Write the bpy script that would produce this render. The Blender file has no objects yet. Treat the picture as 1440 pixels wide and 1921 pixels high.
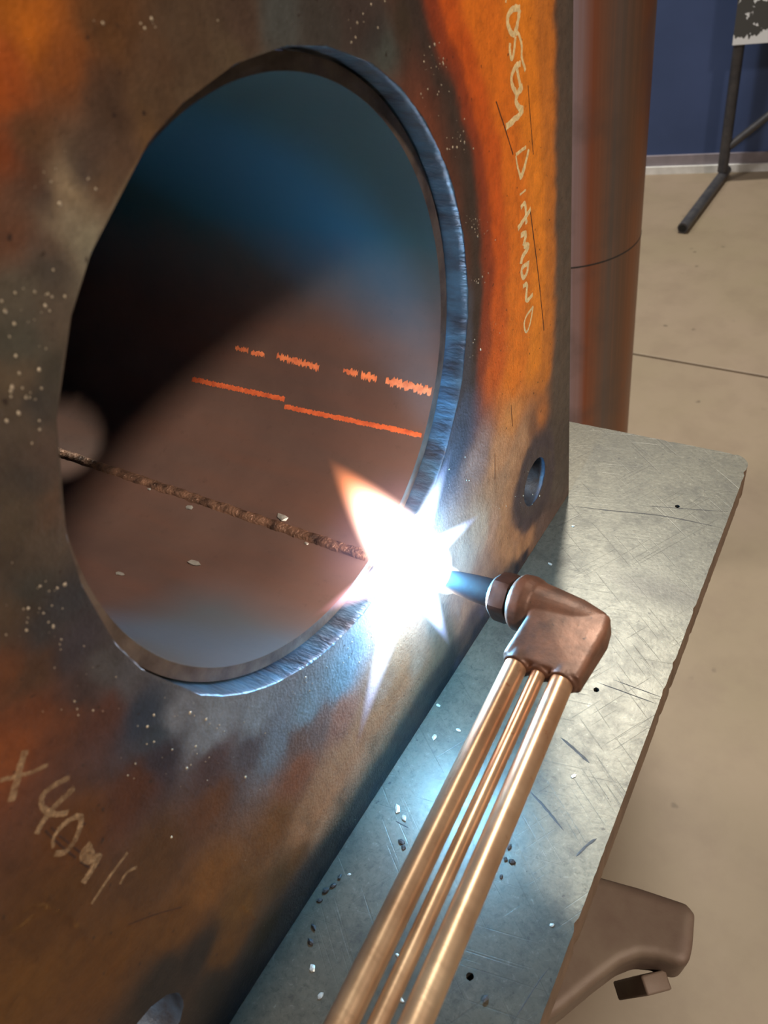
import bpy, bmesh, math, random
import numpy as np
from mathutils import Vector, Matrix, noise as mnoise
from mathutils.geometry import delaunay_2d_cdt

# ------------------------------------------------------------------ camera
IMG_W, IMG_H, FPX = 1440, 1921, 1522.335
CAM = np.array([0.16096, 0.0, 1.17821])
RIGHT = np.array([0.83961315, 0.52382325, -0.14373225])
UP = np.array([-0.26422862, 0.62505925, 0.73449586])
FWD = np.array([-0.47458718, 0.57871421, -0.66321706])
scene = bpy.context.scene
COL = scene.collection

cam_data = bpy.data.cameras.new('camera')
cam_data.sensor_fit = 'VERTICAL'
cam_data.sensor_height = 36.0
cam_data.lens = FPX / IMG_H * 36.0
cam_data.clip_start = 0.01
cam_data.dof.use_dof = True
cam_data.dof.focus_distance = 0.46
cam_data.dof.aperture_fstop = 19.0
cam = bpy.data.objects.new('camera', cam_data)
COL.objects.link(cam)
cam.matrix_world = Matrix(((RIGHT[0], UP[0], -FWD[0], CAM[0]), (RIGHT[1], UP[1], -FWD[1], CAM[1]),
                           (RIGHT[2], UP[2], -FWD[2], CAM[2]), (0, 0, 0, 1)))
scene.camera = cam

# ------------------------------------------------------------------ world, lamps, exposure
world = bpy.data.worlds.new('workshop_ambient')
scene.world = world
world.use_nodes = True
bg = world.node_tree.nodes['Background']
bg.inputs[0].default_value = (1.0, 0.93, 0.84, 1)
bg.inputs[1].default_value = 0.055

def area_lamp(name, loc, target, size, power, color, spread=180):
    d = bpy.data.lights.new(name, 'AREA')
    d.shape = 'DISK'; d.size = size; d.energy = power; d.color = color; d.spread = math.radians(spread)
    o = bpy.data.objects.new(name, d); COL.objects.link(o)
    o.location = loc
    o.rotation_euler = (Vector(target) - Vector(loc)).to_track_quat('-Z', 'Y').to_euler()
    return o
area_lamp('high_bay_lamp', (-0.74, 2.45, 4.1), (-0.1, 1.0, 0.6), 0.35, 182, (1.0, 0.97, 0.85))
area_lamp('ceiling_lamp', (2.55, -0.52, 4.05), (0.0, 0.17, 1.02), 0.5, 31, (1.0, 0.84, 0.70), 75)
area_lamp('added_back_lamp', (-2.4, -0.4, 3.7), (-0.3, 2.0, 0.3), 0.5, 85, (1.0, 0.94, 0.86))  # added unseen lamp for the back wall, column and floor
scene.view_settings.view_transform = 'Standard'
scene.view_settings.look = 'None'
scene.view_settings.gamma = 1.0
scene.view_settings.use_curve_mapping = False
scene.view_settings.exposure = 0.0

# ------------------------------------------------------------------ helpers
rnd = random.Random(7)
def ray(p):
    d = FWD * FPX + RIGHT * (p[0] - IMG_W / 2) - UP * (p[1] - IMG_H / 2)
    return d / FPX
def on_x(p, x):
    d = ray(p); return CAM + d * (x - CAM[0]) / d[0]
def on_z(p, z):
    d = ray(p); return CAM + d * (z - CAM[2]) / d[2]
def at_depth(p, t):
    return CAM + ray(p) * t
def lin(c):
    return tuple((v / 255 / 12.92) if v / 255 <= 0.04045 else ((v / 255 + 0.055) / 1.055) ** 2.4 for v in c)

def link(name, me, mat=None, parent=None, smooth=True):
    o = bpy.data.objects.new(name, me); COL.objects.link(o)
    if mat: me.materials.append(mat)
    if smooth:
        for p in me.polygons: p.use_smooth = True
    if parent: o.parent = parent
    return o
def from_bm(name, bm, mat=None, parent=None, smooth=True):
    me = bpy.data.meshes.new(name); bm.normal_update(); bm.to_mesh(me); bm.free()
    return link(name, me, mat, parent, smooth)
def from_py(name, vs, fs, mat=None, parent=None, smooth=True):
    me = bpy.data.meshes.new(name); me.from_pydata([tuple(v) for v in vs], [], fs); me.update()
    return link(name, me, mat, parent, smooth)
def empty(name, loc):
    o = bpy.data.objects.new(name, None); o.location = loc; o.empty_display_size = 0.05; COL.objects.link(o)
    return o
def keep(o, parent):
    """parent without moving (parents here are only translated)"""
    o.parent = parent
    w = Vector((0, 0, 0)); p = parent
    while p: w += p.location; p = p.parent
    o.location = o.location - w
    return o
def tag(o, label=None, cat=None, group=None, kind=None):
    if label: o['label'] = label
    if cat: o['category'] = cat
    if group: o['group'] = group
    if kind: o['kind'] = kind
    return o
def autosmooth(o, ang=35):
    me = o.data
    for p in me.polygons: p.use_smooth = True
    me.set_sharp_from_angle(angle=math.radians(ang))
    return o
def add_box(bm, lo, hi):
    r = bmesh.ops.create_cube(bm, size=1)
    for v in r['verts']:
        v.co = Vector([lo[i] + (v.co[i] + 0.5) * (hi[i] - lo[i]) for i in range(3)])
    return r['verts']
def bevel_all(bm, w, seg=2, edges=None):
    bmesh.ops.bevel(bm, geom=edges or bm.edges[:], offset=w, segments=seg, profile=0.6, affect='EDGES')
def frame(axis, hint=(0, 0, 1)):
    z = np.array(axis, float); z /= np.linalg.norm(z)
    x = np.cross(hint, z); x /= np.linalg.norm(x)
    return x, np.cross(z, x), z
def lathe(profile, origin, axis, n=40, hint=(0, 0, 1), closed=True, jitter=None):
    """profile: list of (s, r) along axis"""
    x, y, z = frame(axis, hint); o = np.array(origin, float)
    vs, fs = [], []
    for (s, r) in profile:
        for k in range(n):
            a = 2 * math.pi * k / n
            vs.append(o + z * s + (x * math.cos(a) + y * math.sin(a)) * r)
    m = len(profile)
    for i in range(m - 1):
        for k in range(n):
            k2 = (k + 1) % n
            fs.append((i * n + k, i * n + k2, (i + 1) * n + k2, (i + 1) * n + k))
    if closed:
        fs.append(tuple(range(n - 1, -1, -1)))
        fs.append(tuple((m - 1) * n + k for k in range(n)))
    return vs, fs
def tube_path(pts, r, n=16, caps=True):
    pts = [np.array(p, float) for p in pts]
    vs, fs = [], []
    for i, p in enumerate(pts):
        d = pts[min(i + 1, len(pts) - 1)] - pts[max(i - 1, 0)]
        x, y, z = frame(d, (0.31, 0.2, 0.93))
        for k in range(n):
            a = 2 * math.pi * k / n
            vs.append(p + (x * math.cos(a) + y * math.sin(a)) * r)
    for i in range(len(pts) - 1):
        for k in range(n):
            k2 = (k + 1) % n
            fs.append((i * n + k, i * n + k2, (i + 1) * n + k2, (i + 1) * n + k))
    if caps:
        fs.append(tuple(range(n - 1, -1, -1))); fs.append(tuple((len(pts) - 1) * n + k for k in range(n)))
    return vs, fs

# ------------------------------------------------------------------ material helpers
class NT:
    def __init__(self, name):
        self.m = bpy.data.materials.new(name); self.m.use_nodes = True
        self.t = self.m.node_tree; self.t.nodes.clear()
        self.out = self.n('ShaderNodeOutputMaterial')
    def n(self, typ, **kw):
        nd = self.t.nodes.new(typ)
        for k, v in kw.items(): setattr(nd, k, v)
        return nd
    def l(self, a, b): self.t.links.new(a, b)
    def val(self, sock, v):
        if hasattr(v, 'node'): self.l(v, sock)
        else: sock.default_value = v
    def math(self, op, a, b=0.0, clamp=False):
        nd = self.n('ShaderNodeMath', operation=op, use_clamp=clamp)
        self.val(nd.inputs[0], a); self.val(nd.inputs[1], b)
        return nd.outputs[0]
    def coord(self, which='Object'):
        return self.n('ShaderNodeTexCoord').outputs[which]
    def mapping(self, vec, scale=(1, 1, 1), rot=(0, 0, 0), loc=(0, 0, 0)):
        nd = self.n('ShaderNodeMapping'); self.l(vec, nd.inputs[0])
        nd.inputs['Scale'].default_value = scale; nd.inputs['Rotation'].default_value = rot; nd.inputs['Location'].default_value = loc
        return nd.outputs[0]
    def noise(self, vec, scale, detail=4, rough=0.55, dist=0.0, col=False):
        nd = self.n('ShaderNodeTexNoise'); self.l(vec, nd.inputs['Vector'])
        nd.inputs['Scale'].default_value = scale; nd.inputs['Detail'].default_value = detail
        nd.inputs['Roughness'].default_value = rough; nd.inputs['Distortion'].default_value = dist
        return nd.outputs['Color' if col else 'Fac']
    def ramp(self, fac, stops, interp='LINEAR'):
        nd = self.n('ShaderNodeValToRGB'); self.l(fac, nd.inputs[0])
        cr = nd.color_ramp; cr.interpolation = interp
        while len(cr.elements) < len(stops): cr.elements.new(0.5)
        for e, (p, c) in zip(cr.elements, stops):
            e.position = p
            e.color = (c, c, c, 1) if isinstance(c, (int, float)) else (*c[:3], 1)
        return nd.outputs[0]
    def mix(self, fac, a, b, mode='MIX'):
        nd = self.n('ShaderNodeMix', data_type='RGBA', blend_type=mode)
        self.val(nd.inputs[0], fac)
        for s, v in ((nd.inputs[6], a), (nd.inputs[7], b)):
            if hasattr(v, 'node'): self.l(v, s)
            else: s.default_value = (*v[:3], 1)
        return nd.outputs[2]
    def bump(self, h, strength=0.3, dist=0.001):
        nd = self.n('ShaderNodeBump'); self.l(h, nd.inputs['Height'])
        nd.inputs['Strength'].default_value = strength; nd.inputs['Distance'].default_value = dist
        return nd.outputs[0]
    def bsdf(self, color, rough=0.5, metal=0.0, spec=0.5, normal=None):
        b = self.n('ShaderNodeBsdfPrincipled')
        if hasattr(color, 'node'): self.l(color, b.inputs['Base Color'])
        else: b.inputs['Base Color'].default_value = (*color[:3], 1)
        self.val(b.inputs['Roughness'], rough); self.val(b.inputs['Metallic'], metal)
        b.inputs['Specular IOR Level'].default_value = spec
        if normal: self.l(normal, b.inputs['Normal'])
        self.l(b.outputs[0], self.out.inputs[0])
        return b

def mat_simple(name, c1, c2, scale=80, rough=0.5, metal=0.0, bump=0.2, bdist=0.0006, detail=5, spec=0.5, stretch=(1, 1, 1)):
    t = NT(name); v = t.mapping(t.coord(), stretch)
    f = t.noise(v, scale, detail)
    c = t.mix(t.ramp(f, [(0.35, 0.0), (0.68, 1.0)]), lin(c1), lin(c2))
    f2 = t.noise(v, scale * 4, 3)
    t.bsdf(c, rough, metal, spec, t.bump(f2, bump, bdist))
    return t.m

# floor concrete
def mat_floor():
    t = NT('concrete'); v = t.coord()
    a = t.noise(v, 1.6, 5, 0.6); b = t.noise(v, 9, 6, 0.65); c = t.noise(v, 60, 4)
    base = t.mix(t.ramp(a, [(0.3, 0.0), (0.7, 1.0)]), lin((130, 114, 99)), lin((120, 108, 87)))
    base = t.mix(t.math('MULTIPLY', t.ramp(b, [(0.45, 0.0), (0.75, 1.0)]), 0.45), base, lin((106, 90, 76)))
    sp = t.n('ShaderNodeTexVoronoi'); t.l(v, sp.inputs['Vector']); sp.inputs['Scale'].default_value = 17
    spot = t.ramp(t.math('ADD', sp.outputs['Distance'], t.math('MULTIPLY', t.math('SUBTRACT', c, 0.5), 0.25)), [(0.05, 1.0), (0.11, 0.0)])
    msk = t.ramp(t.noise(v, 4.2, 2), [(0.52, 0.0), (0.6, 1.0)])
    base = t.mix(t.math('MULTIPLY', t.math('MULTIPLY', spot, msk), 0.55), base, lin((66, 56, 46)))
    t.bsdf(base, 0.55, 0, 0.35, t.bump(c, 0.15, 0.002))
    return t.m
M_FLOOR = mat_floor()
M_WALL = mat_simple('navy_wall_sheet', (50, 68, 108), (60, 78, 122), 3, 0.6, 0, 0.05)
M_TRIM_GREY = mat_simple('grey_trim', (140, 132, 140), (118, 112, 120), 12, 0.6)
M_TRIM_WHITE = mat_simple('white_trim', (222, 222, 222), (190, 190, 188), 20, 0.45)
M_STAND = mat_simple('dark_grey_tube', (62, 62, 68), (80, 78, 80), 40, 0.45, 0.4)

# ------------------------------------------------------------------ setting
WA = np.array([-0.7592, 2.9487]); WB = np.array([-0.3677, 3.0497])
wd = (WB - WA) / np.linalg.norm(WB - WA); wn = np.array([wd[1], -wd[0]])     # wn points to the room
def wall_pt(s, off, z):
    p = WA + wd * s + wn * off; return (p[0], p[1], z)
def wall_box(name, s0, s1, o0, o1, z0, z1, mat):
    vs = [wall_pt(s, o, z) for z in (z0, z1) for o in (o0, o1) for s in (s0, s1)]
    fs = [(0, 1, 3, 2), (4, 6, 7, 5), (0, 4, 5, 1), (2, 3, 7, 6), (0, 2, 6, 4), (1, 5, 7, 3)]
    o = from_py(name, vs, fs, mat, smooth=False)
    bm = bmesh.new(); bm.from_mesh(o.data); bmesh.ops.recalc_face_normals(bm, faces=bm.faces); bm.to_mesh(o.data); bm.free()
    return o
tag(wall_box('wall_back', -3.0, 4.0, -0.10, 0.0, 0.0, 3.2, M_WALL), 'dark navy blue sheet wall at the back of the workshop', kind='structure')
tag(wall_box('baseboard_back', -3.0, 4.0, 0.0, 0.008, 0.026, 0.062, M_TRIM_GREY), 'grey strip along the foot of the navy wall', kind='structure')
tag(wall_box('trim_1', -3.0, 4.0, 0.0, 0.016, 0.0, 0.026, M_TRIM_WHITE), 'thin white strip where the navy wall meets the floor', kind='structure')

floor = empty('floor', (0, 0, 0)); tag(floor, 'worn beige concrete workshop floor with a sawn joint', kind='structure')
for (y0, y1) in ((-3.0, 1.796), (1.803, 4.2)):
    bm = bmesh.new(); add_box(bm, (-4, y0, -0.12), (4, y1, 0.0))
    bevel_all(bm, 0.003, 2, [e for e in bm.edges if all(v.co.z > -0.01 for v in e.verts)])
    from_bm('slab', bm, M_FLOOR, floor, smooth=False)
bm = bmesh.new(); add_box(bm, (-4, 1.795, -0.12), (4, 1.804, -0.006))
from_bm('joint_filler', bm, mat_simple('joint_dirt', (70, 58, 46), (52, 44, 36), 60, 0.8), floor, smooth=False)

# ------------------------------------------------------------------ work table
TZ = 0.80
TC = np.array([0.09808, 0.47796]); TA = 0.0382
tr_dir = np.array([math.sin(TA), -math.cos(TA)]); tf_dir = np.array([-math.cos(TA), -math.sin(TA)])
def mat_table():
    t = NT('scuffed_steel_top'); v = t.coord()
    a = t.noise(v, 9, 6, 0.62, 0.3); b = t.noise(v, 55, 6, 0.7); c = t.noise(v, 420, 3)
    base = t.mix(t.ramp(a, [(0.3, 0.0), (0.72, 1.0)]), lin((70, 67, 58)), lin((89, 85, 73)))
    base = t.mix(t.math('MULTIPLY', t.ramp(b, [(0.48, 0.0), (0.66, 1.0)]), 0.6), base, lin((50, 47, 41)))
    d2 = t.noise(v, 330, 7, 0.8, 0.6)
    base = t.mix(t.ramp(d2, [(0.50, 0.0), (0.66, 0.6)]), base, lin((42, 39, 34)))
    base = t.mix(t.ramp(d2, [(0.30, 0.5), (0.42, 0.0)]), base, lin((126, 124, 112)))
    # long fine scratches in several directions
    sc = None
    for ang, sx in ((0.5, 900), (-0.9, 700), (1.35, 1100), (2.2, 800)):
        m = t.mapping(t.mapping(v, rot=(0, 0, ang)), (sx, 14, 1))
        s = t.ramp(t.noise(m, 1.0, 1, 0.4), [(0.70, 0.0), (0.74, 1.0)])
        sc = s if sc is None else t.math('MAXIMUM', sc, s)
    msk = t.ramp(t.noise(v, 13, 3), [(0.42, 0.0), (0.62, 1.0)])
    base = t.mix(t.math('MULTIPLY', t.math('MULTIPLY', sc, msk), 0.55), base, lin((54, 50, 45)))
    # pits
    pit = t.ramp(t.noise(v, 260, 2), [(0.70, 0.0), (0.74, 1.0)])
    base = t.mix(t.math('MULTIPLY', pit, 0.7), base, lin((34, 30, 27)))
    # oily smear beside the torch
    p = on_z((1236, 1108), TZ)
    mp = t.mapping(v, (1, 1, 1), (0, 0, 0), (-p[0], -p[1], -TZ))
    mp2 = t.mapping(mp, (30, 75, 1), (0, 0, -0.35))
    ln = t.n('ShaderNodeVectorMath', operation='LENGTH'); t.l(mp2, ln.inputs[0])
    sm = t.ramp(t.math('ADD', ln.outputs['Value'], t.math('MULTIPLY', t.math('SUBTRACT', b, 0.5), 2.4)), [(0.35, 1.0), (1.0, 0.0)])
    base = t.mix(t.math('MULTIPLY', sm, 0.6), base, lin((46, 41, 36)))
    rough = t.math('ADD', t.math('MULTIPLY', b, 0.2), 0.27)
    t.bsdf(base, rough, 0.25, 0.4, t.bump(t.math('ADD', c, t.math('MULTIPLY', sc, -0.6)), 0.2, 0.0003))
    return t.m
M_TABLE = mat_table()
M_TABLE_EDGE = mat_simple('cut_steel_edge', (112, 88, 70), (86, 66, 52), 60, 0.5, 0.2, 0.3)
M_HOLE_DARK = mat_simple('hole_shade', (12, 11, 10), (20, 18, 16), 60, 0.8)  # shade inside the holes put into a near-black colour
M_SCRATCH = mat_simple('dark_score', (34, 31, 30), (42, 39, 38), 200, 0.6)

table = tag(empty('work_table', (TC[0], TC[1], 0)), 'thick scuffed grey steel work table with a rounded corner', 'table')
def table_top():
    L, Wd, r, th = 1.05, 0.95, 0.011, 0.025
    def P(u, w): return TC + tr_dir * u + tf_dir * w        # u along the right edge, w along the far edge
    out = []
    n = 320
    rr = random.Random(3)
    for i in range(9):
        a = math.pi / 2 * i / 8
        out.append((r - r * math.sin(a), r - r * math.cos(a)))    # (u,w): starts on the far edge side
    out = out[::-1]                                       # from right-edge end back to far edge
    # right edge, nicked
    right = []
    for i in range(n + 1):
        u = r + (L - r) * i / n
        right.append((u, abs(rr.gauss(0, 0.0001)) + (rr.uniform(0.0005, 0.0012) if rr.random() < 0.04 else 0)))
    far = []
    for i in range(n + 1):
        w = r + (Wd - r) * i / n
        far.append((abs(rr.gauss(0, 0.00015)) + (rr.uniform(0.0005, 0.0012) if rr.random() < 0.06 else 0), w))
    # contour: near-right -> corner -> far-left -> near-left
    contour = right[::-1] + [(r - r * math.sin(math.pi/2*i/8), r - r * math.cos(math.pi/2*i/8)) for i in range(1, 8)] + far + [(L, Wd)]
    contour2 = []
    for c in contour:
        if not contour2 or math.hypot(c[0]-contour2[-1][0], c[1]-contour2[-1][1]) > 1e-5: contour2.append(c)
    pts = [P(u, w) for u, w in contour2]
    holes = [(on_z(p, TZ)[:2], rad) for p, rad in (((1270, 950), 0.0016), ((1118, 1294), 0.0016), ((881, 1832), 0.0017))]
    V = [Vector((p[0], p[1])) for p in pts]; E = [(i, (i + 1) % len(pts)) for i in range(len(pts))]
    loops = [list(range(len(pts)))]
    for c, rad in holes:
        st = len(V); k = 14
        for j in range(k):
            a = 2 * math.pi * j / k; V.append(Vector((c[0] + rad * math.cos(a), c[1] + rad * math.sin(a))))
        E += [(st + j, st + (j + 1) % k) for j in range(k)]; loops.append(list(range(st, st + k)))
    vo, eo, fo, ov, _, _ = delaunay_2d_cdt(V, E, [], 1, 1e-7)
    idx = {}
    for i, src in enumerate(ov):
        for s in src: idx[s] = i
    fs = []
    for f in fo:
        c = sum((vo[i] for i in f), Vector((0, 0))) / len(f)
        if any((c - Vector(h)).length < rad * 0.93 for h, rad in holes): continue
        fs.append(tuple(f))
    nv = len(vo)
    vs = [(v.x, v.y, TZ) for v in vo] + [(v.x, v.y, TZ - th) for v in vo]
    faces = fs + [tuple(i + nv for i in reversed(f)) for f in fs]
    mats = [0] * len(faces)
    for li, lp in enumerate(loops):
        for j in range(len(lp)):
            a, b = idx[lp[j]], idx[lp[(j + 1) % len(lp)]]
            if a == b: continue
            faces.append((a, a + nv, b + nv, b) if li == 0 else (a, b, b + nv, a + nv)); mats.append(1 if li == 0 else 2)
    o = from_py('tabletop', vs, faces, M_TABLE, smooth=False)
    o.data.materials.append(M_TABLE_EDGE); o.data.materials.append(M_HOLE_DARK)
    for p, m in zip(o.data.polygons, mats): p.material_index = m
    bm = bmesh.new(); bm.from_mesh(o.data); bmesh.ops.recalc_face_normals(bm, faces=bm.faces); bm.to_mesh(o.data); bm.free()
    return o, P
top_o, TP = table_top()
keep(top_o, table)
M_LEG = mat_simple('leg_tube', (70, 66, 62), (90, 84, 78), 30, 0.5, 0.3)
for (u, w) in ((0.10, 0.16), (0.95, 0.16), (0.10, 0.85), (0.95, 0.85)):
    p = TP(u, w)
    bm = bmesh.new(); add_box(bm, (p[0] - 0.03, p[1] - 0.03, 0.0), (p[0] + 0.03, p[1] + 0.03, TZ - 0.0252)); bevel_all(bm, 0.004)
    keep(from_bm('leg', bm, M_LEG), table)
# score lines on the top
def ribbon(pts, width, height, wobble=0.0, seed=0, taper=False):
    """flat strip following 3d points on a surface; pts = [(pos, normal)]"""
    rr = random.Random(seed); vs, fs = [], []
    n = len(pts)
    for i, (p, nr) in enumerate(pts):
        p = np.array(p, float); nr = np.array(nr, float)
        d = np.array(pts[min(i + 1, n - 1)][0]) - np.array(pts[max(i - 1, 0)][0])
        s = np.cross(nr, d); s /= np.linalg.norm(s) + 1e-12
        k = 1.0
        if taper:
            u = i / (n - 1); k = max(0.12, min(1, 4 * u, 4 * (1 - u)))
        w1 = width / 2 * k * (1 + rr.uniform(-wobble, wobble)); w2 = width / 2 * k * (1 + rr.uniform(-wobble, wobble))
        vs += [p + s * w1 + nr * height * 0.3, p + nr * height, p - s * w2 + nr * height * 0.3]
    for i in range(n - 1):
        for j in range(2):
            fs.append((3 * i + j, 3 * i + j + 1, 3 * i + 4 + j, 3 * i + 3 + j))
    return vs, fs
def resample(pts, step):
    pts = [np.array(p, float) for p in pts]; out = [pts[0]]
    for a, b in zip(pts[:-1], pts[1:]):
        n = max(1, int(math.ceil(np.linalg.norm(b - a) / step)))
        for k in range(1, n + 1): out.append(a + (b - a) * k / n)
    return out
def smooth_poly(pts, it=1):
    for _ in range(it):
        q = [pts[0]]
        for a, b in zip(pts[:-1], pts[1:]):
            a = np.array(a, float); b = np.array(b, float)
            q += [a * 0.75 + b * 0.25, a * 0.25 + b * 0.75]
        q.append(pts[-1]); pts = q
    return pts
for k, (pl, wpx) in enumerate((([(1052, 1384), (1078, 1406), (1105, 1431)], 4.5), ([(992, 1483), (1025, 1518), (1057, 1558)], 4.5),
                               ([(1080, 1607), (1102, 1584), (1119, 1573)], 4.5), ([(1065, 948), (1140, 958), (1240, 966), (1352, 990)], 2.2),
                               ([(1200, 948), (1290, 955), (1365, 960)], 1.6), ([(1120, 1280), (1230, 1320)], 2), ([(1150, 1275), (1240, 1308)], 1.6),
                               ([(742, 1540), (766, 1553)], 2.5), ([(960, 1921), (1010, 1840), (1030, 1815)], 1.8))):
    pts = [(on_z(p, TZ), (0, 0, 1)) for p in resample(smooth_poly(pl, 2), 12)]
    d = np.linalg.norm(pts[0][0] - CAM)
    vs, fs = ribbon(pts, wpx * d / FPX, 0.00012, 0.25, k, True)
    o = from_py('score_mark', vs, fs, M_SCRATCH); keep(o, top_o)

# ------------------------------------------------------------------ flanged pipe (base plate with hole, pipe welded behind)
HC = np.array([0.17524, 1.02333]); HR = 0.1065        # hole centre (y, z), radius
PY0, PY1, PZ0, PZ1 = -0.0453, 0.3958, 0.8004, 1.2412
PTH = 0.020
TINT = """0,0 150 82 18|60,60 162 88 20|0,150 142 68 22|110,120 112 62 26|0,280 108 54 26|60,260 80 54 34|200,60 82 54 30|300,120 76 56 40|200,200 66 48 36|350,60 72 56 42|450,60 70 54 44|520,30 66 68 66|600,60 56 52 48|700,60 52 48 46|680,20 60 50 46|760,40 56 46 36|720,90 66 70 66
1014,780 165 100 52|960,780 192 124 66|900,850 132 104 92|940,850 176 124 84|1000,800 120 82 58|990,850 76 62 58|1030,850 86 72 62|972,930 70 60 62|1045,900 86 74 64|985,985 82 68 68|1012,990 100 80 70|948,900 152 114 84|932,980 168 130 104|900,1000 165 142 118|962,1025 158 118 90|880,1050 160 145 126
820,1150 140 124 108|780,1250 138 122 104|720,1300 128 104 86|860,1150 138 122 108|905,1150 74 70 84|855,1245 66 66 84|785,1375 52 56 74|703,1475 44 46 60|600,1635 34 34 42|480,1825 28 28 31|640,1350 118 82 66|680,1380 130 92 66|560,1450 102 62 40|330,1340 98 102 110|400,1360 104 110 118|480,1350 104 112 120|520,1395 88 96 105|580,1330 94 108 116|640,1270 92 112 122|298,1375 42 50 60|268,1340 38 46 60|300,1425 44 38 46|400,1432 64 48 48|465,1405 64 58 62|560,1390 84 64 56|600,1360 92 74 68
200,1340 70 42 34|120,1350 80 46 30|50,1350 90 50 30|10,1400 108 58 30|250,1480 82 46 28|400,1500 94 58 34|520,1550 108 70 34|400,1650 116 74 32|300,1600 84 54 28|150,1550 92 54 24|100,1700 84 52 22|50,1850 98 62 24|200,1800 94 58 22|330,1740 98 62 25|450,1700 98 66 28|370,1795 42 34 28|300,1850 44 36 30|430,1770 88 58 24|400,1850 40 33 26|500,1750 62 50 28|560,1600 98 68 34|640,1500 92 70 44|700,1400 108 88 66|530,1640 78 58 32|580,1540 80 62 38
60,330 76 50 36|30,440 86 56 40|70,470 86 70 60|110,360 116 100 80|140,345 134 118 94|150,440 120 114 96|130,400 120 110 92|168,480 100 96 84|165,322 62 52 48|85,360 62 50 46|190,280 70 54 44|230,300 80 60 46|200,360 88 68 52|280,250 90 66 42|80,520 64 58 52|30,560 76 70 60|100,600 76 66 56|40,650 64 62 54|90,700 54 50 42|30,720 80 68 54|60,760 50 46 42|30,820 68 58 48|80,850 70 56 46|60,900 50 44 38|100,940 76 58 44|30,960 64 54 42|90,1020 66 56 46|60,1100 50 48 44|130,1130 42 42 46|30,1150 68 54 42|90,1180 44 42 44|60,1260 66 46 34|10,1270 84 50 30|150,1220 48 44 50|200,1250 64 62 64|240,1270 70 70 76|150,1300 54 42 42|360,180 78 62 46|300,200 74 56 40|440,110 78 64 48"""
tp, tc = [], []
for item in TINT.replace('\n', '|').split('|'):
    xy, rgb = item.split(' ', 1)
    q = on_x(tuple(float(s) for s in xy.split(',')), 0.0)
    k_ = 0.86 if float(xy.split(',')[1]) > 1450 else 1.0  # lower tints darkened: dimmer light there put into the colour
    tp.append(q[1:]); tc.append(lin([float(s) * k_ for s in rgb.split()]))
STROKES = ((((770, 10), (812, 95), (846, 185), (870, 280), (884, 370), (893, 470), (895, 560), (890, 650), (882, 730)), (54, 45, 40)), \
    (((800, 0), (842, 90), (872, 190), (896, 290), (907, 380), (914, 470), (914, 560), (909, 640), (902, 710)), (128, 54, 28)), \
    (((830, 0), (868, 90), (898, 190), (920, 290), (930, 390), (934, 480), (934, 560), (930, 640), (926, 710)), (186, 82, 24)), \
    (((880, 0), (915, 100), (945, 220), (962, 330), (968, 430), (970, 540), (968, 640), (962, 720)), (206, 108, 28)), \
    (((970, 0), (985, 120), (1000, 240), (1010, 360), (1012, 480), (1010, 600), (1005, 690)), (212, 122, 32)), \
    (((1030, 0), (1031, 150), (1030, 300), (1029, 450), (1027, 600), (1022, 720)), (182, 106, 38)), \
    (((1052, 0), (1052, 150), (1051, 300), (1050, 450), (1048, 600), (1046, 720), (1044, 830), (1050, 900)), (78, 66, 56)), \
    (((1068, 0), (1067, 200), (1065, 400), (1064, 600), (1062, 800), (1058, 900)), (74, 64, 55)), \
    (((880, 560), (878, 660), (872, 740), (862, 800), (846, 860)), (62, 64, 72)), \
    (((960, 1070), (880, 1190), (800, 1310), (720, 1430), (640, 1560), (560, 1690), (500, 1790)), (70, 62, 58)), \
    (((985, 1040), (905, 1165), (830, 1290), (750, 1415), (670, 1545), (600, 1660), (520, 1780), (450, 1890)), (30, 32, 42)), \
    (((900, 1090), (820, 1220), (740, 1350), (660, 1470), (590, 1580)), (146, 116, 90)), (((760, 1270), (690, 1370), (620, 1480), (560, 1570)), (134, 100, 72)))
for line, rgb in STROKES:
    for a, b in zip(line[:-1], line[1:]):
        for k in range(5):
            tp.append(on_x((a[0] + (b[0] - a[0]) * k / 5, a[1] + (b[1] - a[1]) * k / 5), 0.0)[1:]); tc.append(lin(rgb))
for k in range(20):      # quenched dark halo round the far lower bolt hole
    a = 2 * math.pi * k / 20
    for r_, rgb in ((0.019, (76, 64, 60)), (0.025, (70, 58, 58))):
        tp.append(np.array([PY1 - 0.053 + r_ * math.cos(a), PZ0 + 0.053 + r_ * math.sin(a)])); tc.append(lin(rgb))
    if 1.7 < a < 4.6:
        for r_, rgb in ((0.036, (160, 116, 82)), (0.044, (168, 124, 88))):
            tp.append(np.array([PY1 - 0.053 + r_ * math.cos(a), PZ0 + 0.053 + r_ * math.sin(a)])); tc.append(lin(rgb))
tp = np.array(tp); tc = np.array(tc)
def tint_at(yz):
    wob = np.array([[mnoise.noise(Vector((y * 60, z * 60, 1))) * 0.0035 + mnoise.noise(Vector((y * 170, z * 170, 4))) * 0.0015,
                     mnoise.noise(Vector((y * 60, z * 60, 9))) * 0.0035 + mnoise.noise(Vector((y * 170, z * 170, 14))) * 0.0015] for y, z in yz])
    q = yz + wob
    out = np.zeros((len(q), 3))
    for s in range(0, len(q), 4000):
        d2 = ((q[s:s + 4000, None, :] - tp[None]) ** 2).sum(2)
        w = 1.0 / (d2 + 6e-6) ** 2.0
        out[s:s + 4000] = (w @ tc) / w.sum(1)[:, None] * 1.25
    return out

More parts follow.
